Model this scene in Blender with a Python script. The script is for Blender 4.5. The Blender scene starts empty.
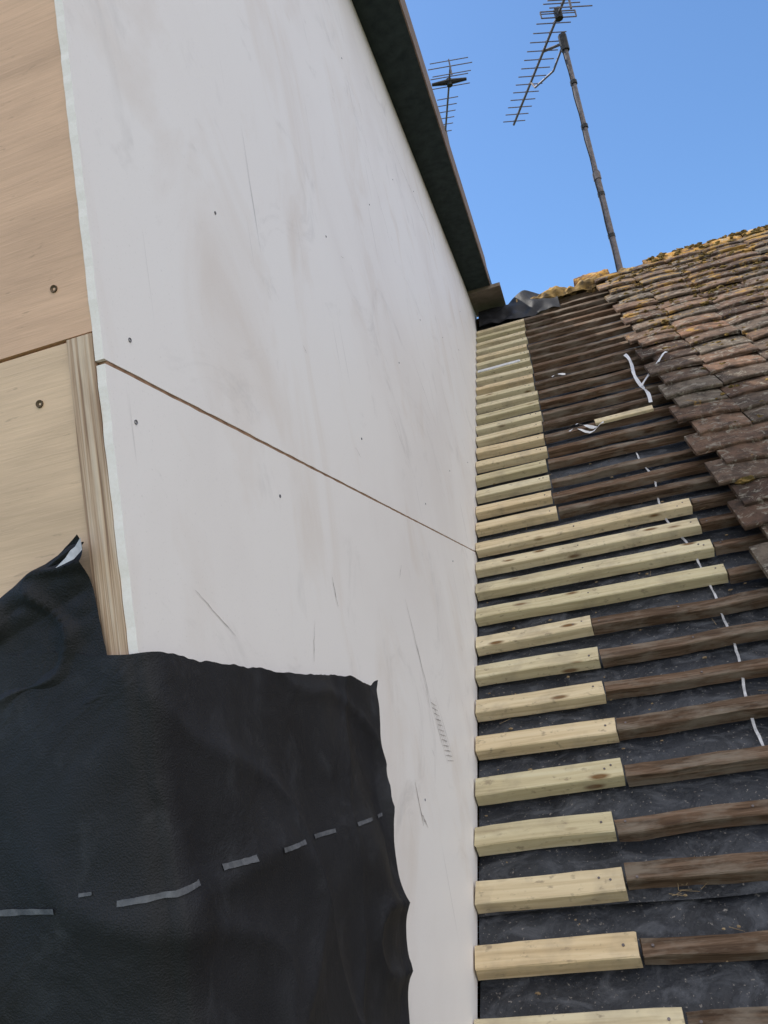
import bpy, math, random
from mathutils import Vector, Matrix, noise
random.seed(11)
R=random.random
def U(a,b): return a+(b-a)*R()
def nz(x,y,z=0.0): return noise.noise(Vector((x,y,z)))
sc=bpy.context.scene

# ---------------------------------------------------------------- helpers
CP,SP=0.7965,0.6046
def RF(x,t,n=0.0):            # point on the main roof slope: along ridge, up slope, above slope
    return (x, CP*t+0.629-SP*n, SP*t-0.828+CP*n)

class MB:
    def __init__(s): s.v=[];s.f=[];s.m=[];s.r=[];s.sm=[]
    def add(s,vs,fs,mi=0,r=None,smooth=False):
        o=len(s.v); s.v+= [tuple(p) for p in vs]
        if r is None: r=R()
        for f in fs:
            s.f.append(tuple(i+o for i in f)); s.m.append(mi); s.r.append(r); s.sm.append(smooth)
    def box(s,x0,x1,y0,y1,z0,z1,mi=0,r=None):
        vs=[(x,y,z) for x in(x0,x1) for y in(y0,y1) for z in(z0,z1)]
        fs=[(0,1,3,2),(4,6,7,5),(0,4,5,1),(2,3,7,6),(0,2,6,4),(1,5,7,3)]
        s.add(vs,fs,mi,r)
    def tube(s,a,b,r0,r1=None,seg=8,mi=0,r=None):
        if r1 is None: r1=r0
        a=Vector(a);b=Vector(b);d=(b-a).normalized()
        u=d.orthogonal().normalized();w=d.cross(u)
        vs=[];
        for p,rr in((a,r0),(b,r1)):
            for i in range(seg):
                an=2*math.pi*i/seg
                vs.append(p+u*math.cos(an)*rr+w*math.sin(an)*rr)
        fs=[(i,(i+1)%seg,seg+(i+1)%seg,seg+i) for i in range(seg)]
        fs+=[tuple(range(seg))[::-1],tuple(range(seg,2*seg))]
        s.add(vs,fs,mi,r,False)
    def grid(s,nu,nv,fn,mi=0,r=0.5,smooth=True):
        vs=[fn(i/nu,j/nv) for j in range(nv+1) for i in range(nu+1)]
        fs=[(j*(nu+1)+i,j*(nu+1)+i+1,(j+1)*(nu+1)+i+1,(j+1)*(nu+1)+i) for j in range(nv) for i in range(nu)]
        s.add(vs,fs,mi,r,smooth)
    def obj(s,name,mats,parent=None,fix=True):
        me=bpy.data.meshes.new(name); me.from_pydata(s.v,[],s.f)
        for m in mats: me.materials.append(m)
        me.polygons.foreach_set("material_index",s.m)
        me.polygons.foreach_set("use_smooth",s.sm)
        at=me.attributes.new("rnd",'FLOAT','FACE'); at.data.foreach_set("value",s.r)
        me.update()
        ob=bpy.data.objects.new(name,me); sc.collection.objects.link(ob)
        if fix:
            import bmesh
            bm=bmesh.new(); bm.from_mesh(me); bmesh.ops.recalc_face_normals(bm,faces=bm.faces); bm.to_mesh(me); bm.free()
        if parent: ob.parent=parent
        return ob
def empty(name):
    e=bpy.data.objects.new(name,None); sc.collection.objects.link(e); return e

# ---------------------------------------------------------------- materials
class NT:
    def __init__(s,name):
        s.mat=bpy.data.materials.new(name); s.mat.use_nodes=True
        s.t=s.mat.node_tree; s.b=s.t.nodes["Principled BSDF"]
        s.tc=s.t.nodes.new("ShaderNodeTexCoord")
    def n(s,t,**k):
        x=s.t.nodes.new(t)
        for a,b in k.items(): setattr(x,a,b)
        return x
    def l(s,a,b): s.t.links.new(a,b)
    def mapc(s,scale=(1,1,1),rot=(0,0,0),shift=None):
        m=s.n("ShaderNodeMapping"); m.inputs["Scale"].default_value=scale; m.inputs["Rotation"].default_value=rot
        s.l(s.tc.outputs["Object"],m.inputs["Vector"])
        if shift is not None:
            c=s.n("ShaderNodeCombineXYZ"); mu=s.n("ShaderNodeMath",operation='MULTIPLY'); mu.inputs[1].default_value=37.0
            s.l(shift,mu.inputs[0]); s.l(mu.outputs[0],c.inputs[0]); s.l(mu.outputs[0],c.inputs[1])
            s.l(c.outputs[0],m.inputs["Location"])
        return m.outputs[0]
    def noise(s,vec,scale=5,detail=4,rough=.55,dist=0):
        x=s.n("ShaderNodeTexNoise"); x.inputs["Scale"].default_value=scale; x.inputs["Detail"].default_value=min(detail,5)
        x.inputs["Roughness"].default_value=rough; x.inputs["Distortion"].default_value=dist
        s.l(vec,x.inputs["Vector"]); return x.outputs[0]
    def ramp(s,fac,stops):
        x=s.n("ShaderNodeValToRGB"); e=x.color_ramp.elements
        while len(e)<len(stops): e.new(.5)
        for i,(p,c) in enumerate(stops):
            e[i].position=p
            e[i].color=(c,c,c,1) if not isinstance(c,tuple) else (*c,1)
        s.l(fac,x.inputs[0]); return x.outputs[0]
    def mix(s,fac,a,b,mode='MIX'):
        x=s.n("ShaderNodeMix",data_type='RGBA',blend_type=mode)
        if isinstance(fac,(int,float)): x.inputs[0].default_value=fac
        else: s.l(fac,x.inputs[0])
        for q,i in((a,6),(b,7)):
            if isinstance(q,tuple): x.inputs[i].default_value=(*q,1)
            else: s.l(q,x.inputs[i])
        return x.outputs[2]
    def attr(s):
        a=s.n("ShaderNodeAttribute"); a.attribute_name="rnd"; return a.outputs["Fac"]
    def bump(s,h,st=.3,dist=.01):
        x=s.n("ShaderNodeBump"); x.inputs["Strength"].default_value=st; x.inputs["Distance"].default_value=dist
        s.l(h,x.inputs["Height"]); s.l(x.outputs[0],s.b.inputs["Normal"])
    def fin(s,col,rough=.7,spec=.3):
        if isinstance(col,tuple): s.b.inputs["Base Color"].default_value=(*col,1)
        else: s.l(col,s.b.inputs["Base Color"])
        if isinstance(rough,(int,float)): s.b.inputs["Roughness"].default_value=rough
        else: s.l(rough,s.b.inputs["Roughness"])
        s.b.inputs["Specular IOR Level"].default_value=spec
        return s.mat

def m_newwood():
    m=NT("treated_softwood"); a=m.attr()
    v=m.mapc((3,60,60),shift=a)
    g=m.noise(v,1.6,5,.6,.6)
    col=m.ramp(g,[(.25,(.47,.39,.25)),(.5,(.67,.59,.41)),(.75,(.76,.70,.53))])
    tint=m.ramp(a,[(0,(.78,.77,.66)),(.5,(.97,.96,.92)),(1,(1.0,.88,.76))])
    col=m.mix(.9,col,tint,'MULTIPLY')
    k=m.n("ShaderNodeTexVoronoi"); k.inputs["Scale"].default_value=1.0
    m.l(m.mapc((7,22,22),shift=a),k.inputs["Vector"])
    kn=m.ramp(k.outputs[0],[(.07,1.0),(.15,0.0)])
    col=m.mix(kn,col,(.18,.10,.04))
    d=m.noise(m.mapc((14,14,14)),1,4,.6)
    col=m.mix(m.ramp(d,[(.50,0.0),(.75,.55)]),col,(.28,.23,.17))
    d2=m.noise(m.mapc((60,90,90)),1,3,.6)
    col=m.mix(m.ramp(d2,[(.60,0.0),(.72,.6)]),col,(.22,.17,.12))
    m.bump(g,.3,.002)
    return m.fin(col,.75,.2)
def m_oldwood():
    m=NT("weathered_batten_wood"); a=m.attr()
    v=m.mapc((4,75,75),shift=a)
    g=m.noise(v,1.6,5,.65,.8)
    col=m.ramp(g,[(.28,(.040,.027,.019)),(.5,(.125,.085,.058)),(.75,(.27,.195,.145))])
    tint=m.ramp(a,[(0,(.58,.56,.54)),(.4,(1,.96,.93)),(.7,(1,.86,.76)),(1,(1,1,1))])
    col=m.mix(.9,col,tint,'MULTIPLY')
    d=m.noise(m.mapc((11,30,30)),1,5,.65)
    col=m.mix(m.ramp(d,[(.46,0.0),(.64,.7)]),col,(.235,.20,.16))
    m.bump(g,.7,.003)
    return m.fin(col,.9,.12)
def m_board():
    m=NT("cement_board_face")
    v=m.mapc((1,1,1))
    big=m.noise(v,1.7,5,.6,.5)
    col=m.ramp(big,[(.3,(.81,.765,.745)),(.55,(.885,.85,.835)),(.8,(.90,.875,.865))])
    st=m.noise(m.mapc((1,2.6,1.3),rot=(.2,0,0)),2.0,5,.62,.9)
    col=m.mix(m.ramp(st,[(.53,0.0),(.76,.34)]),col,(.62,.50,.40))
    sm=m.noise(m.mapc((1,1,1),rot=(.7,0,0)),5.0,5,.72,1.2)
    col=m.mix(m.ramp(sm,[(.57,0.0),(.76,.40)]),col,(.48,.45,.44))
    fi=m.noise(v,420,2,.5)
    col=m.mix(m.ramp(fi,[(.62,0.0),(.8,.25)]),col,(.48,.45,.43))
    sr=m.noise(m.mapc((1,60,2.2),rot=(.35,0,0)),1.5,3,.5,.2)
    ms=m.noise(v,3.3,3,.5)
    f=m.n("ShaderNodeMath",operation='MULTIPLY')
    m.l(m.ramp(sr,[(.66,0.0),(.76,.55)]),f.inputs[0]); m.l(m.ramp(ms,[(.48,0.0),(.62,1.0)]),f.inputs[1])
    col=m.mix(f.outputs[0],col,(.36,.33,.32))
    m.bump(m.noise(v,90,4,.6),.05,.003)
    return m.fin(col,.55,.3)
def m_boardedge():
    m=NT("cement_board_broken_edge"); v=m.mapc()
    n=m.noise(v,420,4,.7)
    m.bump(n,.2,.001)
    return m.fin(m.ramp(n,[(.3,(.88,.82,.77)),(.6,(.93,.88,.84))]),.9,.1)
def m_ply(name,tint):
    m=NT(name); a=m.attr()
    v=m.mapc((2.2,2,11),rot=(0,.06,0),shift=a)
    w=m.noise(v,2.2,5,.55,.9)
    col=m.ramp(w,[(.25,tuple(c*.82 for c in tint)),(.48,tint),(.7,tuple(min(1,c*1.12) for c in tint))])
    g=m.noise(m.mapc((18,1,420)),1,5,.6,.2)
    col=m.mix(m.ramp(g,[(.42,0.0),(.70,.35)]),col,tuple(c*.70 for c in tint))
    p=m.noise(m.mapc((6,1,6)),1,4,.6)
    col=m.mix(m.ramp(p,[(.55,0.0),(.75,.3)]),col,tuple(c*.65 for c in tint))
    dk=m.noise(m.mapc((70,1,300)),1,3,.5)
    col=m.mix(m.ramp(dk,[(.67,0.0),(.75,.4)]),col,tuple(c*.45 for c in tint))
    m.bump(g,.2,.002)
    return m.fin(col,.65,.25)
def m_plyedge():
    m=NT("plywood_edge"); 
    g=m.noise(m.mapc((520,1,9)),1,3,.5,.3)
    col=m.ramp(g,[(.35,(.28,.18,.12)),(.5,(.57,.41,.29)),(.62,(.70,.56,.43))])
    g2=m.noise(m.mapc((60,60,14)),1,4,.6)
    col=m.mix(m.ramp(g2,[(.5,0.0),(.75,.5)]),col,(.34,.23,.16))
    m.bump(g,.5,.002)
    return m.fin(col,.8,.2)
def m_membrane():
    m=NT("breather_membrane_black"); v=m.mapc()
    n=m.noise(v,7,5,.65,.6)
    col=m.ramp(n,[(.3,(.008,.008,.010)),(.7,(.018,.019,.023))])
    d=m.noise(v,28,5,.7,.5)
    col=m.mix(m.ramp(d,[(.54,0.0),(.8,.4)]),col,(.060,.064,.074))
    cr=m.noise(m.mapc((1,1,1),rot=(.5,.3,0)),11,3,.5,1.4)
    f=m.noise(v,900,2,.5)
    ad=m.n("ShaderNodeMath",operation='MULTIPLY_ADD'); m.l(cr,ad.inputs[0]); ad.inputs[1].default_value=6.0; m.l(f,ad.inputs[2])
    m.bump(ad.outputs[0],.45,.0015)
    return m.fin(col,.60,.32)
def m_felt():
    m=NT("bitumen_underlay"); v=m.mapc()
    n=m.noise(v,5,5,.65,.6)
    col=m.ramp(n,[(.3,(.014,.016,.021)),(.7,(.038,.044,.056))])
    d=m.noise(m.mapc((1,1.6,1.6)),16,5,.72,.9)
    col=m.mix(m.ramp(d,[(.48,0.0),(.68,.65)]),col,(.13,.14,.16))
    sp=m.noise(v,190,3,.6)
    col=m.mix(m.ramp(sp,[(.63,0.0),(.70,.75)]),col,(.27,.25,.23))
    h=m.noise(v,45,5,.6)
    m.bump(h,.6,.008)
    return m.fin(col,m.ramp(d,[(.4,.45),(.7,.9)]),.4)
def m_tile():
    m=NT("plain_roof_tile"); a=m.attr(); v=m.mapc()
    base=m.ramp(a,[(0,(.080,.052,.040)),(.25,(.155,.098,.070)),(.5,(.22,.142,.10)),(.7,(.14,.105,.082)),(.88,(.20,.165,.13)),(1,(.27,.145,.09))])
    n=m.noise(v,22,5,.7,.3)
    col=m.mix(m.ramp(n,[(.36,.85),(.60,0.0)]),base,(.048,.039,.034))
    l=m.noise(v,34,5,.75,.8)
    col=m.mix(m.ramp(l,[(.54,0.0),(.61,.75)]),col,(.31,.285,.235))
    o=m.noise(m.mapc((1,1,1)),13,5,.7,.8)
    sp=m.n("ShaderNodeSeparateXYZ"); m.l(m.tc.outputs["Object"],sp.inputs[0])
    mr=m.n("ShaderNodeMapRange"); mr.inputs[1].default_value=.6; mr.inputs[2].default_value=1.6; mr.inputs[3].default_value=-.05; mr.inputs[4].default_value=.12
    m.l(sp.outputs[2],mr.inputs[0])
    ad=m.n("ShaderNodeMath",operation='ADD'); m.l(o,ad.inputs[0]); m.l(mr.outputs[0],ad.inputs[1])
    col=m.mix(m.ramp(ad.outputs[0],[(.61,0.0),(.68,.8)]),col,(.38,.225,.06))
    m.bump(m.noise(v,110,5,.75),.9,.008)
    return m.fin(col,.95,.12)
def m_ridge():
    m=NT("ridge_tile_lichen"); a=m.attr(); v=m.mapc()
    n=m.noise(v,18,5,.7,.6)
    col=m.ramp(n,[(.3,(.10,.07,.05)),(.44,(.25,.15,.08)),(.52,(.50,.27,.06)),(.68,(.46,.38,.27))])
    m.bump(m.noise(v,70,5,.7),.9,.01)
    return m.fin(col,.95,.1)
def m_simple(name,c1,c2,scale=20,rough=.7,spec=.3,bump=.3,metal=0):
    m=NT(name); v=m.mapc(); n=m.noise(v,scale,5,.6,.3)
    m.bump(n,bump,.004); m.b.inputs["Metallic"].default_value=metal
    return m.fin(m.ramp(n,[(.3,c1),(.7,c2)]),rough,spec)
NEW=m_newwood(); OLD=m_oldwood(); BOARD=m_board(); BEDGE=m_boardedge()
PLY1=m_ply("plywood_face",(.74,.49,.335)); PLY2=m_ply("plywood_face_lower",(.77,.56,.385)); PEDGE=m_plyedge()
MEM=m_membrane(); FELT=m_felt(); TILE=m_tile(); RIDGE=m_ridge()
SOFF=m_simple("dark_soffit_felt",(.020,.031,.033),(.040,.056,.057),30,.85,.2,.5)
FASC=m_simple("brown_fascia_edge",(.12,.08,.06),(.26,.19,.14),25,.8)
GREYW=m_simple("grey_weathered_board",(.17,.135,.11),(.32,.26,.21),18,.8)
METAL=m_simple("weathered_steel",(.10,.085,.085),(.22,.19,.19),60,.6,.4,.2,.3)
ALU=m_simple("dull_aluminium",(.12,.11,.12),(.22,.20,.21),60,.6,.4,.1,.4)
BLACKP=m_simple("black_plastic",(.012,.012,.012),(.03,.03,.03),60,.5)
WHITEP=m_simple("white_plastic",(.62,.63,.66),(.80,.80,.82),40,.5,.4)
DUSTYP=m_simple("dusty_white_tape",(.25,.26,.28),(.74,.75,.78),45,.6,.3)
PAINTW=m_simple("white_painted_wood",(.55,.56,.58),(.76,.76,.78),50,.6)
DASH=m_simple("grey_print",(.06,.065,.075),(.15,.155,.17),120,.7)
SCREW=m_simple("screw_head",(.10,.10,.12),(.24,.24,.28),300,.6,.4,.1,.2)
SCREWB=m_simple("brown_screw_hole",(.05,.035,.02),(.22,.15,.09),300,.7,.4,.3,.2)
SCUFF=m_simple("grey_scuff",(.34,.32,.32),(.66,.60,.57),60,.9)
GAP=m_simple("joint_brown",(.20,.11,.065),(.40,.25,.16),90,.9)
MORT=m_simple("lichened_mortar",(.12,.095,.07),(.48,.31,.11),25,.95,.1,.9)
MOSS=m_simple("moss",(.05,.045,.02),(.30,.20,.07),60,.95,.1,.9)
STRAW=m_simple("straw",(.20,.14,.08),(.35,.27,.16),60,.9)
GRASS=m_simple("grass",(.035,.06,.02),(.09,.12,.04),.8,.95,.1,.5)
GLASS=m_simple("window_glass",(.02,.025,.03),(.03,.035,.04),2,.08,.5,0)
def m_brick():
    m=NT("brick"); b=m.n("ShaderNodeTexBrick"); b.inputs["Scale"].default_value=4.5
    b.inputs["Color1"].default_value=(.30,.13,.08,1); b.inputs["Color2"].default_value=(.22,.10,.07,1); b.inputs["Mortar"].default_value=(.38,.35,.31,1)
    c=m.n("ShaderNodeCombineXYZ"); s=m.n("ShaderNodeSeparateXYZ"); m.l(m.tc.outputs["Object"],s.inputs[0])
    ad=m.n("ShaderNodeMath",operation='ADD'); m.l(s.outputs[0],ad.inputs[0]); m.l(s.outputs[1],ad.inputs[1])
    m.l(ad.outputs[0],c.inputs[0]); m.l(s.outputs[2],c.inputs[1]); m.l(c.outputs[0],b.inputs["Vector"])
    return m.fin(b.outputs[0],.9,.2)
BRICK=m_brick()

# ---------------------------------------------------------------- ground
g=MB(); g.grid(8,8,lambda u,v:((u-.5)*4000,(v-.5)*4000,-5.2)); g.obj("ground",[GRASS])

# ---------------------------------------------------------------- house
house=empty("brick_house")
XL,XR=-5.6,5.2; TE,TR=-1.95,4.03
ey=CP*TE+.629; ez=SP*TE-.828; ry=CP*TR+.629; rz=SP*TR-.828
by=ry+(ry-ey)
w=MB()
w.box(XL+.15,XR-.15,ey+.25,ey+.5,-5.2,ez-.02)
w.box(XL+.15,XR-.15,by-.5,by-.25,-5.2,ez-.02)
for x0 in(XL+.15,XR-.4):
    a=[(x0,ey+.5,-5.2),(x0,by-.5,-5.2),(x0,by-.5,ez-.02),(x0,ry,rz-.25),(x0,ey+.5,ez-.02)]
    bq=[(x0+.25,y,z) for _,y,z in a]
    w.add(a+bq,[(0,1,2,3,4),(9,8,7,6,5)]+[(i,(i+1)%5,5+(i+1)%5,5+i) for i in range(5)])
w.obj("walls",[BRICK],house)
w=MB()
for x in(-4,-1,2.4):
    w.box(x,x+1.3,ey+.21,ey+.24,-4.2,-2.9,1); w.box(x-.06,x,ey+.19,ey+.245,-4.26,-2.84); w.box(x+1.3,x+1.36,ey+.19,ey+.245,-4.26,-2.84)
    w.box(x,x+1.3,ey+.19,ey+.245,-4.26,-4.2); w.box(x,x+1.3,ey+.19,ey+.245,-2.9,-2.84); w.box(x+.62,x+.68,ey+.19,ey+.209,-4.2,-2.9)
w.box(.9,1.8,ey+.2,ey+.245,-5.2,-3.1)
w.obj("windows",[PAINTW,GLASS],house)
w=MB()
for k in range(60):
    s0=k*.1
    y0=ry+CP*s0; z0=rz-SP*s0
    y1=ry+CP*(s0+.1); z1=rz-SP*(s0+.1)
    vs=[(XL,y0,z0-.01),(XR,y0,z0-.01),(XR,y1,z1+.02),(XL,y1,z1+.02),(XR,y1,z1-.01),(XL,y1,z1-.01)]
    w.add(vs,[(0,1,2,3),(3,2,4,5)])
w.obj("rear_roof_slope",[TILE],house,fix=False)

# tiles on front slope
def tile(mb,x,t,wd,base=.05,slope=-.12,ln=.145):
    r=R(); dn=U(-.0015,.006); dt=U(-.009,.007); rot=U(-.035,.035); tilt=U(-.003,.003)
    prof=[(.003,-.012),(0,-.0095),(0,-.003),(.003,0),(ln,0),(ln,-.012)]
    NC=6; vs=[]
    ch=[U(0,.003) if R()<.8 else U(.003,.010) for _ in range(NC+1)]
    for i in range(NC+1):
        u=i/NC; xx=u*wd
        cam=.0045*(1-(2*u-1)**2)
        for j,(s,n) in enumerate(prof):
            ss=s+(ch[i] if j in(1,2,3) else 0)
            px=x+xx; pt=t+dt+ss+rot*(xx-wd/2)
            vs.append(RF(px,pt,base+slope*ss+n+cam+dn+tilt*(2*u-1)+U(-.0006,.0006)))
    P=len(prof); fs=[]
    for i in range(NC):
        for j in range(P):
            a=i*P+j; b=i*P+(j+1)%P
            fs.append((a,b,b+P,a+P))
    fs.append(tuple(range(P))); fs.append(tuple(NC*P+j for j in range(P))[::-1])
    mb.add(vs,fs,0,r)
mb=MB(); T0=.645
KMIN,KMAX=-25,34
for k in range(KMIN,KMAX):
    t=T0-.045+.1*k
    e=.615+ (.0 if k%2 else .028)+U(-.014,.012)
    ln=.145 if k<33 else .09
    x=e; first=True
    while x<XR:
        wd=.163
        if first and k%2==0: wd=.163*.82
        tile(mb,x,t,wd,ln=ln); x+=wd+U(.001,.005); first=False
    x=-3.05+(.08 if k%2 else 0)-.17
    while x>XL:
        tile(mb,x,t,.163,ln=ln); x-=.166
mb.obj("roof_tiles",[TILE],house,fix=True)

# ridge tiles (half round, bedded on mortar)
RR=.088; RZ=rz-.034
def ridge_tile(mb,x0,x1,r=RR,yc=ry,zc=RZ,mi=0,dz=0):
    NA=18;NL=22;vs=[];fs=[]
    for lay,rr in((0,r),(1,r-.014)):
        for i in range(NL+1):
            x=x0+(x1-x0)*i/NL
            for j in range(NA+1):
                an=math.pi*(-.08+1.16*j/NA)
                q=rr+ (.009*nz(x*18,j*.7,3.3)+.006*nz(x*50,j*1.7,1) if lay==0 else 0)
                vs.append((x,yc-math.cos(an)*q,zc+dz+math.sin(an)*q*.92))
    W=NA+1;O=(NL+1)*W
    for i in range(NL):
        for j in range(NA):
            a=i*W+j; fs.append((a,a+1,a+W+1,a+W)); fs.append((O+a,O+a+W,O+a+W+1,O+a+1))
    for j in range(NA):
        fs.append((j,O+j,O+j+1,j+1)); a=NL*W+j; fs.append((a,a+1,O+a+1,O+a))
    for i in range(NL):
        a=i*W; fs.append((a,a+W,O+a+W,O+a)); a=i*W+NA; fs.append((a,O+a,O+a+W,a+W))
    mb.add(vs,fs,mi,None,True)
mb=MB(); x=.86
while x<XR-.3:
    ridge_tile(mb,x,x+.445,dz=U(-.006,.008)); x+=.452
x=-3.5
while x>XL: ridge_tile(mb,x,x+.445); x-=.452
ridge_tile(mb,.52,.69,.078,ry+.02,RZ+.026,0,.0)
mb.obj("ridge_tiles",[RIDGE],house)

def lump(mb,c,r,sq=.6,mi=0,sd=None,st=None):
    sd=sd or U(0,99); NA=9;NB=6;vs=[];fs=[]
    sx=U(.8,1.5) if st else 1; sy=U(.7,1.2) if st else 1
    for i in range(NB+1):
        ph=math.pi*i/NB
        for j in range(NA):
            th=2*math.pi*j/NA
            d=Vector((math.sin(ph)*math.cos(th)*sx,math.sin(ph)*math.sin(th)*sy,math.cos(ph)*sq))
            q=r*(1+.9*noise.noise(d*2.4+Vector((sd,sd,0))))
            vs.append(Vector(c)+d*q)
    for i in range(NB):
        for j in range(NA):
            a=i*NA+j;b=i*NA+(j+1)%NA; fs.append((a,b,b+NA,a+NA))
    mb.add(vs,fs,mi,None,False)
mb=MB()
def bed(u,v):
    x=.22+u*.72; a=math.pi*v
    r=.050+.022*nz(x*11,v*3,2)+.014*nz(x*34,v*8,5)
    return (x,ry-math.cos(a)*r*1.9,rz-.050+math.sin(a)*(r*1.35))
mb.grid(110,20,bed,0,.5,False)
for i in range(190):
    x=U(.25,.92); yy=U(-.08,.06); lump(mb,(x,ry+yy,rz-.005-abs(yy)*.5+U(-.02,.010)),U(.005,.018) if R()<.93 else U(.02,.026),.5,0,None,True)
x=.86
while x<XR-.3:
    for j in range(26):
        lump(mb,(x+U(0,.45),ry-U(.07,.10),rz+U(-.075,-.03)),U(.010,.022),.6,0,None,True)
    x+=.45
mb.obj("ridge_mortar",[MORT],fix=False)
mb=MB()
for i in range(1500):
    k=int(33-abs(random.gauss(0,9)));
    if k<5: continue
    x=.66+abs(random.gauss(0,.9)); 
    if x>4.5: continue
    t=T0-.045+.1*k+U(.0,.09)
    lump(mb,RF(x,t,.05-.12*(t-(T0-.045+.1*k))+.003),U(.002,.007) if R()<.90 else U(.008,.014),.55,0,None,True)
for i in range(700):
    an=U(.1,1.9); x=U(.86,XR-.4)
    lump(mb,(x,ry-math.cos(an)*RR,RZ+math.sin(an)*RR*.93),U(.004,.014),.7,0,None,True)
mb.obj("moss",[MOSS],fix=False)

# ---------------------------------------------------------------- underlay felt on the slope
mb=MB()
def feltf(u,v):
    x=0.002+ (u**1.8)*(XR-.002-.02); t=TE+(TR-TE)*v
    sag=-.006*math.cos(2*math.pi*(t-T0)/.1) *.35
    n=-.0320+sag+.0065*nz(x*9,t*9,1.7)+.0045*nz(x*28,t*22,7)
    n+= -.004*abs(math.sin(x*math.pi/.42))
    return RF(x,t,min(n,-.0262))
mb.grid(150,460,feltf,0,.5)
def feltl(u,v): return RF(XL+u*(-3.0-XL),TE+(TR-TE)*v,-.03)
mb.grid(6,30,feltl,0,.5)
def feltd(u,v): return RF(-3.0+u*3.0,TE+(-.25-TE)*v,-.03)
mb.grid(20,20,feltd,0,.5)
for tl in(-.35,.72,1.78,2.85):
    def lap(u,v,tl=tl):
        x=.003+u*2.5; t=tl+v*.03+.006*nz(x*4,tl)
        return RF(x,t,-.0245 + .002*nz(x*12,tl*5))
    mb.grid(80,2,lap,0,.5)
mb.obj("roof_underlay_felt",[FELT],fix=False)

# ---------------------------------------------------------------- battens
def batten(mb,x0,x1,t,wd=.038,th=.025,mi=0,top=0.0,j=.0015,sk=None):
    if sk is None: sk=U(-.004,.004)
    c=.0018; h=wd/2
    prof=[(-h,-th),(-h,-c),(-h+c,0),(h-c,0),(h,-c),(h,-th)]
    NS=max(3,int((x1-x0)/.03)); sd=U(0,100); r=R(); vs=[];fs=[];P=6
    for i in range(NS+1):
        u=i/NS; x=x0+(x1-x0)*u
        dt=sk*(2*u-1)+j*2*nz(x*5,sd); dn=j*nz(x*6,sd,4)
        for q,(s,n) in enumerate(prof):
            e=(U(-.0016,.0016) if i in(0,NS) else 0)
            vs.append(RF(x+e,t+s+dt+j*.6*nz(x*40,q,sd),top+n+dn*(0 if q in(0,5) else 1)+(j*.4*nz(x*30,q*3,sd) if q in(1,2,3,4) else 0)))
    for i in range(NS):
        for q in range(P):
            a=i*P+q;b=i*P+(q+1)%P; fs.append((a,b,b+P,a+P))
    fs.append(tuple(range(P))); fs.append(tuple(NS*P+q for q in range(P))[::-1])
    mb.add(vs,fs,mi,r)
def nail(mb,x,t,n=0.0006,mi=1,r=.0020):
    vs=[RF(x+math.cos(a)*r,t+math.sin(a)*r,n+.0006) for a in[2*math.pi*i/8 for i in range(8)]]
    vs+=[RF(x+math.cos(a)*r,t+math.sin(a)*r,n-.002) for a in[2*math.pi*i/8 for i in range(8)]]
    mb.add(vs,[tuple(range(8))]+[(i,(i+1)%8,8+(i+1)%8,8+i) for i in range(8)],mi)
ends={-1:.264,0:.225,1:.2225,2:.223,3:.254,4:.258,5:.25,6:.2535,7:.252,8:.55,9:.549,10:.5456,11:.548}
new=MB(); old=MB()
for k in range(KMIN,KMAX):
    t=T0+.1*k+U(-.004,.004)
    e=ends.get(k, .262 if k<0 else .224+.012*min(1,max(0,(k-12)/18))+U(-.006,.006))
    if k<=31:
        sk=U(-.003,.003)
        batten(new,.003,e,t,U(.036,.040),.025,0,0.0,.0016,sk)
        nail(new,e-.018,t+sk+U(-.006,.006)); 
        if R()<.6: nail(new,e-.022-U(.005,.015),t+sk+U(-.01,.01))
        if e>.4: nail(new,.26,t)
    x0=e+U(.002,.006)
    if k>31: x0=.30
    xm=U(1.2,2.2)
    thn=U(.019,.024)
    batten(old,x0,xm,t+U(-.005,.005),U(.024,.031),thn+.002,0,thn-.0255+.001,.004,U(-.012,.012))
    batten(old,xm+.003,XR-.05,t,.03,.024,0,-.002,.003)
    nail(old,x0+.015,t,thn-.0245); 
    for xx in(.43,.86): nail(old,xx+U(-.01,.01),t+U(-.004,.004),thn-.0245)
batten(new,.395,.575,T0+1.7+.004,.030,.010,0,.0085,.001,.004)
batten(new,.01,.19,T0+2.5+.002,.024,.004,2,.0045,.001,.003)
new.obj("new_timber_battens",[NEW,METAL,PAINTW])
old.obj("old_timber_battens",[OLD,METAL])

# ---------------------------------------------------------------- loose tape, debris
def ribbon(mb,pts,wd,mi=0,twist=0.0):
    vs=[];fs=[]
    P=[Vector(RF(*p)) for p in pts]
    for i,p in enumerate(P):
        d=(P[min(i+1,len(P)-1)]-P[max(i-1,0)]).normalized()
        nn=Vector((0,-SP,CP)); s=d.cross(nn).normalized()
        a=twist*math.sin(i*1.1); s=s*math.cos(a)+nn*math.sin(a)
        vs+=[p-s*wd/2,p+s*wd/2]
    for i in range(len(P)-1): fs.append((2*i,2*i+1,2*i+3,2*i+2))
    mb.add(vs,fs,mi,None,True)
mb=MB()
pts=[]
for i in range(80):
    u=i/79; t=.90+u*1.22
    x=.487+.030*math.exp(-((t-1.40)/.2)**2)+.007*math.sin(t*17)+.006*nz(t*9,2)+.002*nz(t*40,7)
    pts.append((x,t,-.0225+.001*math.sin(t*30)))
ribbon(mb,pts,.0052,1,.6)
ribbon(mb,[(.578+.006*math.sin(i*.5),2.40+i*.026,.004+.004*math.sin(i*.8)) for i in range(20)],.012,0,.5)
ribbon(mb,[(.576+i*.0125,2.55+i*.012,.006+.0070*min(i,8)+.002*math.sin(i)) for i in range(10)],.011,0,.4)
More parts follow.
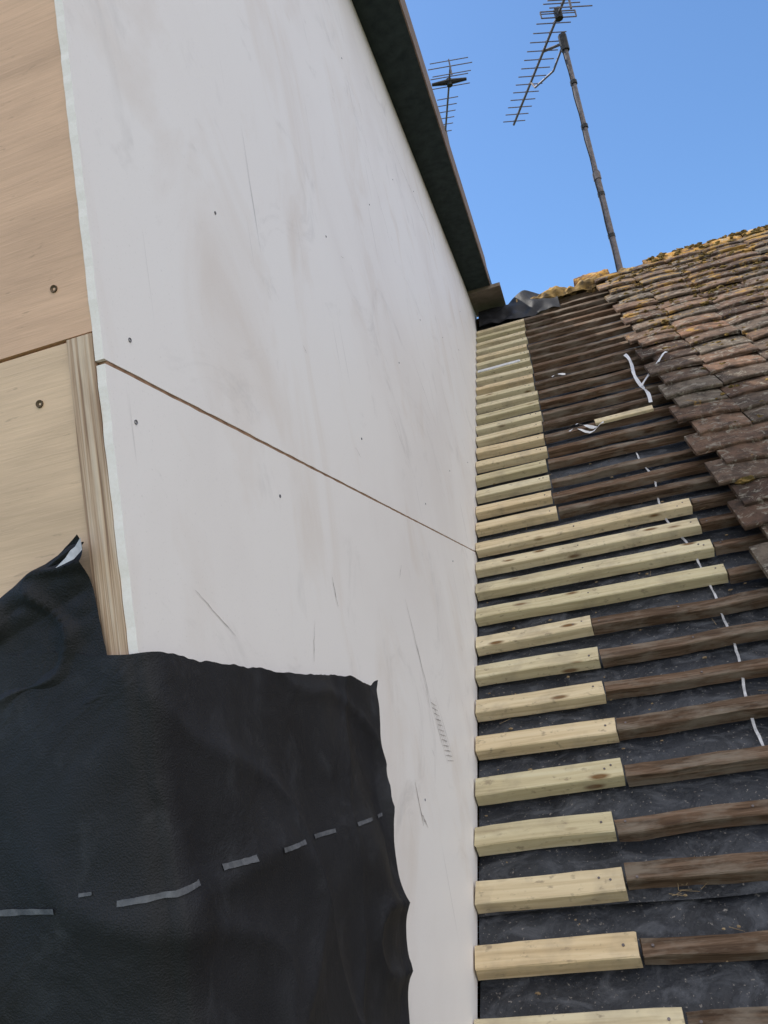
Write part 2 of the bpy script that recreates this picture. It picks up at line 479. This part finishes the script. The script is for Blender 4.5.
ribbon(mb,[(.31+i*.012,2.29+.012*math.sin(i*.9),.012+.008*math.sin(i*.7+1)) for i in range(10)],.008,0,.7)
ribbon(mb,[(.335+i*.010,2.335-.006*i,.012+.006*math.sin(i*.7+1)) for i in range(7)],.011,0,.9)
ribbon(mb,[(.30+i*.01,2.86+.004*math.sin(i),.003+.004*math.sin(i*.7)) for i in range(6)],.010,0,.5)
mb.obj("white_plastic_strapping",[WHITEP,DUSTYP],fix=False)
mb=MB()
for i in range(70):
    if i<32: x=.31+random.gauss(0,.022);t=.745+random.gauss(0,.014)
    else: x=U(.02,.6);t=U(.45,2.6)
    a=U(-.6,.6)+ (0 if R()<.7 else 1.5); L=U(.006,.028)
    p=RF(x,t,-.0235+U(0,.006)); q=RF(x+math.cos(a)*L,t+math.sin(a)*L,-.0215+U(0,.008))
    mb.tube(p,q,.0005,.0003,5)
for i in range(220):
    x=U(.01,.6);t=U(.4,3.0); p=RF(x,t,-.024); lump(mb,p,U(.0008,.0035),.6,0,None,True)
mb.obj("straw_debris",[STRAW])

# felt dressed over ridge beside dormer
mb=MB()
def rf(u,v):
    x=.02+u*.40; s=v*.62
    t=3.80+s+.02*nz(x*6,3); w=.02*nz(x*9,s*8,5)+.012*nz(x*22,s*18,2)
    t+=.03*nz(x*7,1.1)*(1-v)
    if t<TR: p=Vector(RF(x,t,.004+.020*min(1,s/.1)+w))
    else:
        d=t-TR; p=Vector(RF(x,TR,.024+w))+Vector((0,CP*d,-SP*d*.6))
    p.z+=.05*math.exp(-((x-.26)/.07)**2)*math.exp(-((t-3.98)/.08)**2)
    return p
mb.grid(60,60,rf)
def flap(u,v):
    x=.17+.055*u; 
    return (x+.012*math.sin(v*5),3.78+.05*v+.018*nz(u*3,v*5)+.03*u,1.47+.125*(1-v)*(1-.45*abs(u-.4))+.01*nz(u*4,v*4,3))
mb.grid(14,14,flap)
mb.obj("ridge_felt_flap",[MEM],fix=False)

# ---------------------------------------------------------------- dormer
dorm=empty("dormer_extension")
YF=.412; ZT=1.66; ZJ=.2115
def rZ(y): return (y-.629)*.759-.828-.034
def rY(z): return (z+.828+.034)/.759+.629
def prism(mb,pts,x0,x1,jit=None):
    n=len(pts); a=[(x1,y,z) for y,z in pts]; b=[(x0,y,z) for y,z in pts]
    mb.add(a,[tuple(range(n))],0); mb.add(b,[tuple(range(n))[::-1]],1)
    for i in range(n):
        j=(i+1)%n; mb.add([a[i],a[j],b[j],b[i]],[(0,1,2,3)],1)
def edgepts(z0,z1,n,y=YF):
    return [(y+.0012*nz(i*.35,z0*9)+U(-.0003,.0003) ,z0+(z1-z0)*i/n) for i in range(n+1)]
mb=MB()
prism(mb,[(rY(ZJ-.0016),ZJ-.0016)]+[(YF+ (rY(ZJ)-YF)*(1-i/120),ZJ-.0016+U(-.0004,.0003)) for i in range(1,120)]+edgepts(ZJ-.0016,rZ(YF),160),-.0065,0)
mb.obj("cement_board_lower",[BOARD,BEDGE],dorm)
mb=MB()
prism(mb,[(rY(ZT),ZT)]+edgepts(ZT,ZJ+.0016,240)+[(YF+(rY(ZJ)-YF)*i/120,ZJ+.0016+U(-.0003,.0004)) for i in range(1,121)],-.0065,0)
mb.obj("cement_board_upper",[BOARD,BEDGE],dorm)
mb=MB()
mb.add([(-.0082,YF+.02,rZ(YF+.02)),(-.0082,rY(ZT),ZT),(-.0082,YF+.02,ZT)],[(0,1,2)])
mb.box(-.0063,-.0008,YF+.003,rY(ZJ)-.02,ZJ-.0035,ZJ+.0035)
mb.obj("cheek_sheathing",[GAP],dorm)
mb=MB(); zj2=.2335
mb.box(-3.0,-.0070,YF+.001,YF+.019,zj2+.0012,ZT,0)
mb.obj("plywood_upper",[PLY1],dorm)
mb=MB()
mb.box(-3.0,-.0270,YF+.0015,YF+.0195,rZ(YF)-.1,zj2-.0012,0)
mb.obj("plywood_lower",[PLY2],dorm)
mb=MB()
mb.box(-.0260,-.0070,YF-.0005,YF+.12,rZ(YF)-.05,zj2-.0006,0)
mb.obj("plywood_corner_strip",[PEDGE],dorm)
mb=MB()
mb.box(-3.02,-3.0,YF,3.4,-1.1,ZT); mb.box(-2.9,-.2,YF+.03,YF+.04,-1,ZT-.02)
mb.obj("far_cheek",[BOARD],dorm)
def screw(mb,c,ax,r=.0026,mi=0):
    c=Vector(c); 
    u=Vector((0,1,0)) if ax=='x' else Vector((1,0,0)); w=Vector((0,0,1)); nn=Vector((1,0,0)) if ax=='x' else Vector((0,-1,0))
    vs=[c+u*math.cos(a)*r+w*math.sin(a)*r+nn*.0004 for a in[2*math.pi*i/10 for i in range(10)]]+[c+u*math.cos(a)*r*1.1+w*math.sin(a)*r*1.1-nn*.001 for a in[2*math.pi*i/10 for i in range(10)]]
    vs.append(c-nn*.0012)
    fs=[(i,(i+1)%10,10+(i+1)%10,10+i) for i in range(10)]+[(i,20,(i+1)%10) for i in range(10)]
    mb.add(vs,fs,mi)
mb=MB()
for y,z in[(.625,.435),(.44,.177),(.445,.238),(.68,.162),(.445,.60),(.63,.80),(1.03,.62),(1.03,.30),(1.03,-.2),(1.43,.26),(1.43,.55),(1.43,.9),(1.43,1.25),(1.83,.4),(1.83,.8),(1.83,1.2),(2.23,.5),(2.23,.9),(2.23,1.4),(2.63,1.0),(3.0,1.3),(1.62,.16)]:
    screw(mb,(.0004,y,z),'x',.0016)
screw(mb,(-.032,YF+.0004,.272),'y',.0026,1)
screw(mb,(-.052,YF+.0008,.196),'y',.0026,1)
mb.obj("screws",[SCREW,SCREWB],dorm,fix=False)
def scuff(mb,pts,wd,x=.0005):
    P=[Vector((x,y,z)) for y,z in pts]; vs=[];fs=[]
    for i,p in enumerate(P):
        d=(P[min(i+1,len(P)-1)]-P[max(i-1,0)]).normalized(); s=d.cross(Vector((1,0,0)))
        q=wd*(.25+.75*math.sin(math.pi*(i+.3)/(len(P)-.4)))*U(.5,1.2)/2
        vs+=[p-s*q,p+s*q]
    for i in range(len(P)-1): fs.append((2*i,2*i+1,2*i+3,2*i+2))
    mb.add(vs,fs)
def line(y0,z0,y1,z1,n=14,w=.002):
    sd=U(0,50); return [(y0+(y1-y0)*i/n+w*nz(i*.4,sd),z0+(z1-z0)*i/n+w*nz(i*.4,sd,5)) for i in range(n+1)]
mb=MB()
scuff(mb,line(.49,.0646,.543,.031),.0007)
scuff(mb,line(1.12,.068,1.167,-.085,20,.006),.0022)
scuff(mb,line(1.14,.02,1.16,-.13,20,.006),.0013)
scuff(mb,line(.797,.088,.80,.055),.0018)
scuff(mb,line(.995,-.17,1.0,-.225),.003)
scuff(mb,line(1.0,-.21,1.02,-.232),.003)
scuff(mb,line(1.92,1.38,2.62,1.35,30,.01),.003)
scuff(mb,line(1.5,1.1,1.62,.86,20,.01),.0015)
scuff(mb,line(1.25,.42,1.33,.33,14,.004),.0012)
scuff(mb,line(1.6,.62,1.75,.50,14,.008),.0014)
for i in range(12):
    z=-.088-i*.0085; scuff(mb,line(1.165+.004*i,z,1.20+.005*i,z-.009,5,.001),.0018)
for i in range(5):
    scuff(mb,line(1.165+.010*i,-.085,1.205+.012*i,-.185,8,.003),.0012)
scuff(mb,line(.70,-.0,.72,.04),.0010)
for i in range(24):
    y=U(.8,2.6); z=U(-.25,1.4)
    if z<rZ(y)+.1: continue
    scuff(mb,line(y,z,y+U(-.02,.03),z+U(-.03,.03),6,.003),U(.0005,.0014))
mb.obj("scuff_marks",[SCUFF],dorm,fix=False)
mb=MB()
mb.box(-3.14,.114,YF-.13,3.62,ZT,ZT+.018,0)
mb.obj("soffit",[SOFF],dorm)
mb=MB()
mb.box(.1141,.118,YF-.137,3.62,ZT-.001,ZT+.15,0); mb.box(-3.147,.1139,YF-.137,YF-.1301,ZT-.001,ZT+.15,0)
mb.obj("fascia",[FASC],dorm)
mb=MB(); mb.box(-3.14,.1135,YF-.1295,ry+.12,ZT+.0185,ZT+.148,0)
mb.obj("flat_roof_deck",[MEM],dorm)
mb=MB(); mb.box(-.0,.163,3.625,3.93,ZT-.014,ZT+.004,0)
mb.obj("soffit_end_board",[GREYW],dorm)

# ---------------------------------------------------------------- black membrane draped round the corner
def lerp_tab(tab,x):
    if x<=tab[0][0]: return tab[0][1]
    for (a,b),(c,d) in zip(tab,tab[1:]):
        if x<=c: return b+(d-b)*(x-a)/(c-a)
    return tab[-1][1]
TOP=[(-.6,.056),(-.09,.040),(-.03,.028),(0,.024),(.03,.020),(.12,.007),(.25,-.009),(.37,-.018),(.43,-.036),(.46,-.031)]
EDG=[(-.95,.52),(-.6,.64),(-.45,.710),(-.368,.730),(-.282,.772),(-.188,.788),(-.118,.815),(-.07,.827),(-.045,.845),(-.034,.860)]
def memp(a,z,off=0.0):
    w=.0075*nz(a*8,z*4,1.0)+.0045*nz(a*17,z*9,4.)+.0025*math.sin(a*38+z*21+3*nz(a*5,z*5))
    w+=.006*(1-abs(nz(a*5+z*7,z*3-a*4,9.0))*2.2)**5      # creases
    w+=.006*(1-min(1,abs(nz(a*3-z*5,z*2+a*2,19.0))*3))**3
    low=min(1,max(0,(.02-z)/.2))
    bul=.007+.010*low+w*(.35+low)
    if a<0: bul*= .6
    bul=max(bul,.0022)+off
    rc=.012
    if a<-rc: return Vector((a,YF-.0005-bul,z))
    if a>rc: return Vector((bul,YF+a,z))
    th=(a+rc)/(2*rc)*math.pi/2
    return Vector((-rc+math.sin(th)*(rc+bul) , YF+rc-math.cos(th)*(rc+bul),z))
mb=MB()
NA_,NV=260,200
def memf(u,v):
    a=None
    if u<.3: a=-.7+ (u/.3)*.688
    if a is None:
        uu=(u-.3)/.7
        a=-.012+uu*(.46+.012)
        zt=lerp_tab(TOP,a); z=zt+( -1.05-zt)*v
        em=lerp_tab(EDG,z)-YF+.003*nz(z*24,2)+.0015*nz(z*60,4)
        a=-.012+uu*(em+.012)
        zt=lerp_tab(TOP,-.012+uu*.472); z=zt+(-1.05-zt)*v
    else:
        zt=lerp_tab(TOP,a); z=zt+(-1.05-zt)*v
    z+=(.003*nz(a*30,3)+.0015*nz(a*90,3))*(1-min(1,v*20))
    p=memp(a,z)
    if a>.2:
        uu=(u-.3)/.7
        if uu>.95: p.x+=.006*(uu-.95)/.05*max(0,.6+1.0*nz(z*14,1))
    return p
mb.grid(NA_,NV,memf)
def fold(u,v):
    zt=lerp_tab([(0,.102),(.012,.097),(.075,.066),(.2,.050),(.5,.04)],u*.5)
    zb=.0
    z=zt+(zb-zt)*v+.0015*nz(u*40,3)*(1-v)
    x=-.027+.011*v*(1-u)-.5*u
    cre=.007*(1-min(1,abs(nz(x*16+z*22,z*18-x*9,2))*3.2))**2+.003*nz(x*60,z*60,4)
    y=YF-.0035-.003*math.sin(min(1,v*3)*math.pi)*(1 if v<.33 else 0)-abs(cre)*(1-v*.6)
    return (x,y,z)
mb.grid(160,70,fold)
def rolled(u,v):
    x=-.026-.5*u; zt=lerp_tab([(0,.097),(.012,.092),(.075,.061),(.2,.046),(.5,.035)],u*.5)
    an=2*math.pi*v; rr=.003+.0015*nz(x*30,v*3)+.002*u; rr*=min(1,.15+u*60)
    return (x,YF-.005-math.cos(an)*rr,zt+math.sin(an)*rr)
mb.grid(60,10,rolled)
mb.obj("black_roofing_membrane",[MEM],fix=False)
mb=MB()
def dash(a0,a1,z0,z1,h=.0036):
    n=8; vs=[]
    for i in range(n+1):
        a=a0+(a1-a0)*i/n; z=z0+(z1-z0)*i/n
        hh=h*U(.8,1.05)
        vs+=[memp(a,z-hh/2,.0009),memp(a,z+hh/2,.0009)]
    mb.add(vs,[(2*i,2*i+2,2*i+3,2*i+1) for i in range(n)],0,None,True)
dash(-.20,-.15,-.108,-.109); dash(-.11,-.062,-.110,-.111); dash(-.022,-.011,-.111,-.111);dash(-.011,.014,-.111,-.112); dash(-.045,-.037,-.104,-.104,.002)
dash(.045,.078,-.113,-.118,.0042); dash(.115,.155,-.124,-.129); dash(.195,.235,-.135,-.141); dash(.275,.315,-.147,-.152); dash(.35,.375,-.158,-.161)
mb.obj("membrane_print",[DASH],bpy.data.objects["black_roofing_membrane"],fix=False)
mb=MB()
vs=[(-.035,YF-.0150,.084),(-.027,YF-.0145,.086),(-.022,YF-.0125,.091),(-.023,YF-.0115,.099),(-.027,YF-.0120,.094),(-.030,YF-.0130,.092),(-.033,YF-.014,.088),(-.040,YF-.0150,.083)]
mb.add(vs,[(0,1,6,7),(1,2,5,6),(2,3,4,5)])
mb.obj("torn_plastic_scrap",[DUSTYP],fix=False)

# ---------------------------------------------------------------- TV aerials
ae=empty("tv_antenna")
mb=MB(); mx,my=.781,4.10
mb.tube((mx,my,1.35),(mx,my,2.35),.0175,.0175,12); mb.tube((mx,my,2.30),(mx,my,3.22),.0135,.0135,12)
mb.tube((mx,my,2.30),(mx,my,2.34),.0215,.0215,12)
mb.tube((mx,my,1.58),(mx,my,1.70),.034,.026,12)
mb.obj("mast",[METAL],ae)
A=Vector((.825,3.76,3.20)); B=Vector((.436,4.72,3.20)); d=(B-A).normalized(); s=Vector((d.y,-d.x,0)).normalized(); up=Vector((0,0,1))
mb=MB(); mb.tube(A,B,.0075,.0075,8)
L=(B-A).length; N=15
for i in range(N):
    p=A+d*(.10+(L-.12)*i/(N-1)); hl=.105-.03*i/(N-1)
    mb.tube(p-s*hl+up*.011,p+s*hl+up*.011,.0034,.0034,6)
    mb.tube(p+up*.0,p+up*.014,.006,.006,6)
for q in(-.09,-.045,.045,.09):
    mb.tube(A+d*.02+up*q-s*.12,A+d*.02+up*q+s*.12,.0036,.0036,6)
mb.tube(A+d*.02-up*.1,A+d*.02+up*.1,.006,.006,6)
c=A+d*.16
for a0,a1 in(((-.1,.02),(.1,.02)),((-.1,-.02),(.1,-.02)),((-.1,-.02),(-.1,.02)),((.1,-.02),(.1,.02))):
    mb.tube(c+s*a0[0]+up*a0[1],c+s*a1[0]+up*a1[1],.004,.004,6)
top=Vector((mx,my,3.17)); att=A+d*.42
mb.tube(top,att,.008,.008,8); 
low=[top,top.lerp(A+d*.55,.5)+up*-.10,A+d*.62+up*-.07,A+d*.66]
for a,b in zip(low,low[1:]): mb.tube(a,b,.006,.006,8)
mb.obj("yagi_array",[ALU],ae)
mb=MB(); 
mb.tube(top-up*.05,top+up*.05,.024,.024,8); mb.tube(c-up*.03,c+up*.03,.022,.022,8)
pts=[top+Vector((-.02,-.01,-.02))]
for i in range(1,28):
    z=3.15-i*.055; pts.append(Vector((mx-.015-.0025*math.sin(i*1.3),my-.012,z)))
for a,b in zip(pts,pts[1:]): mb.tube(a,b,.003,.003,6)
for z in(2.9,2.62,2.2,1.95): mb.tube((mx,my,z),(mx,my,z+.02),.020,.020,10)
mb.obj("clamp_and_cable",[BLACKP],ae)

ae=empty("tv_antenna.001")
A=Vector((.118,4.64,3.70)); B=Vector((-.044,5.30,3.70)); d=(B-A).normalized(); s=Vector((d.y,-d.x,0)).normalized()
mb=MB(); mb.tube(A,B,.007,.007,8); L=(B-A).length
for i,(f,hl) in enumerate([(0,.15),(.14,.13),(.28,.15),(.45,.075),(.55,.07),(.65,.065),(.75,.06),(.85,.055),(.97,.05)]):
    p=A+d*L*f; mb.tube(p-s*hl+up*.008,p+s*hl+up*.008,.0035,.0035,6)
for q in(-.05,.05): mb.tube(A-s*.13+up*q,A+s*.13+up*q,.0033,.0033,6)
mb.tube(A-up*.06,A+up*.06,.005,.005,6)
mb.obj("yagi_array",[ALU],ae)
mb=MB(); p=A+d*L*.2
mb.tube(p-s*.12,p-s*.0,.010,.02,8); mb.tube(p-s*.0,p+s*.12,.02,.010,8); mb.tube(p-up*.03,p+up*.02,.02,.02,8)
mb.obj("dipole_box",[BLACKP],ae)
mb=MB(); mb.tube(B-up*3.3-d*.02,B+up*.05-d*.02,.013,.013,10)
mb.obj("mast",[METAL],ae)

# ---------------------------------------------------------------- light
Ld=Vector((-.76,.25,1.29)).normalized()
sun=bpy.data.lights.new("sun",'SUN'); sun.energy=5.0; sun.angle=math.radians(.53); sun.color=(1,.94,.85)
so=bpy.data.objects.new("sun",sun); sc.collection.objects.link(so)
so.rotation_euler=Ld.to_track_quat('Z','Y').to_euler(); so.location=Ld*30
wd=bpy.data.worlds.new("World"); sc.world=wd; wd.use_nodes=True
nt=wd.node_tree; bg=nt.nodes["Background"]; sk=nt.nodes.new("ShaderNodeTexSky"); sk.sky_type='NISHITA'; sk.sun_disc=False
sk.sun_elevation=math.asin(Ld.z); sk.sun_rotation=math.atan2(Ld.x,Ld.y)%(2*math.pi); sk.air_density=1.0; sk.dust_density=.7; sk.ozone_density=1.5
def WN(t,**k):
    x=nt.nodes.new(t)
    for a,b in k.items(): setattr(x,a,b)
    return x
tint=WN("ShaderNodeMix",data_type='RGBA',blend_type='MULTIPLY'); tint.inputs[0].default_value=1
nt.links.new(sk.outputs[0],tint.inputs[6]); tint.inputs[7].default_value=(.88,1.16,1.40,1)
# bright cloud added out of view, behind camera and away from sun, fills shaded cheek
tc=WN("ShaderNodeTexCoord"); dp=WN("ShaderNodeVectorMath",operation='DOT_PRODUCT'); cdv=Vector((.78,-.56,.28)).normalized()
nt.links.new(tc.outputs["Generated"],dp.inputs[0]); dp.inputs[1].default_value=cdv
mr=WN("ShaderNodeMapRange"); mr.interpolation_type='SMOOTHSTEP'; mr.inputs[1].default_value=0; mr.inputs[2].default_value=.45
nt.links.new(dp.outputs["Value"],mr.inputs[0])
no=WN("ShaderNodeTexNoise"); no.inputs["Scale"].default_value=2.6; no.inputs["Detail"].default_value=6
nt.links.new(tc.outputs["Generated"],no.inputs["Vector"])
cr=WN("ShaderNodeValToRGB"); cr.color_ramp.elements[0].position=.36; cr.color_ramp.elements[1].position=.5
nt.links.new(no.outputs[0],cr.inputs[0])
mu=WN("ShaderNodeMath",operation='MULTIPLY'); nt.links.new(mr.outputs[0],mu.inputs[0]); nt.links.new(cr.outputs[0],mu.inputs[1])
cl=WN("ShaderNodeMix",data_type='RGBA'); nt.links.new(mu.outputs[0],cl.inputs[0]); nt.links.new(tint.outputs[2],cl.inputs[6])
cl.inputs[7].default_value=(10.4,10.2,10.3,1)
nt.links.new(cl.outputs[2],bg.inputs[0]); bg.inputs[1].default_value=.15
sc.view_settings.view_transform='Standard'; sc.view_settings.look='None'; sc.view_settings.exposure=0; sc.view_settings.gamma=1

# ---------------------------------------------------------------- camera
cd=bpy.data.cameras.new("camera"); co=bpy.data.objects.new("camera",cd); sc.collection.objects.link(co)
cd.sensor_fit='VERTICAL'; cd.sensor_height=36; cd.lens=767/1024*36; cd.clip_start=.02; cd.clip_end=6000
f=Vector((-.2331,.956,.1752)).normalized(); r=Vector((.9495,.263,-.1727)); r=(r-f*r.dot(f)).normalized(); u=r.cross(f)
M=Matrix(((r.x,u.x,-f.x,.265),(r.y,u.y,-f.y,0),(r.z,u.z,-f.z,0),(0,0,0,1)))
co.matrix_world=M
sc.camera=co
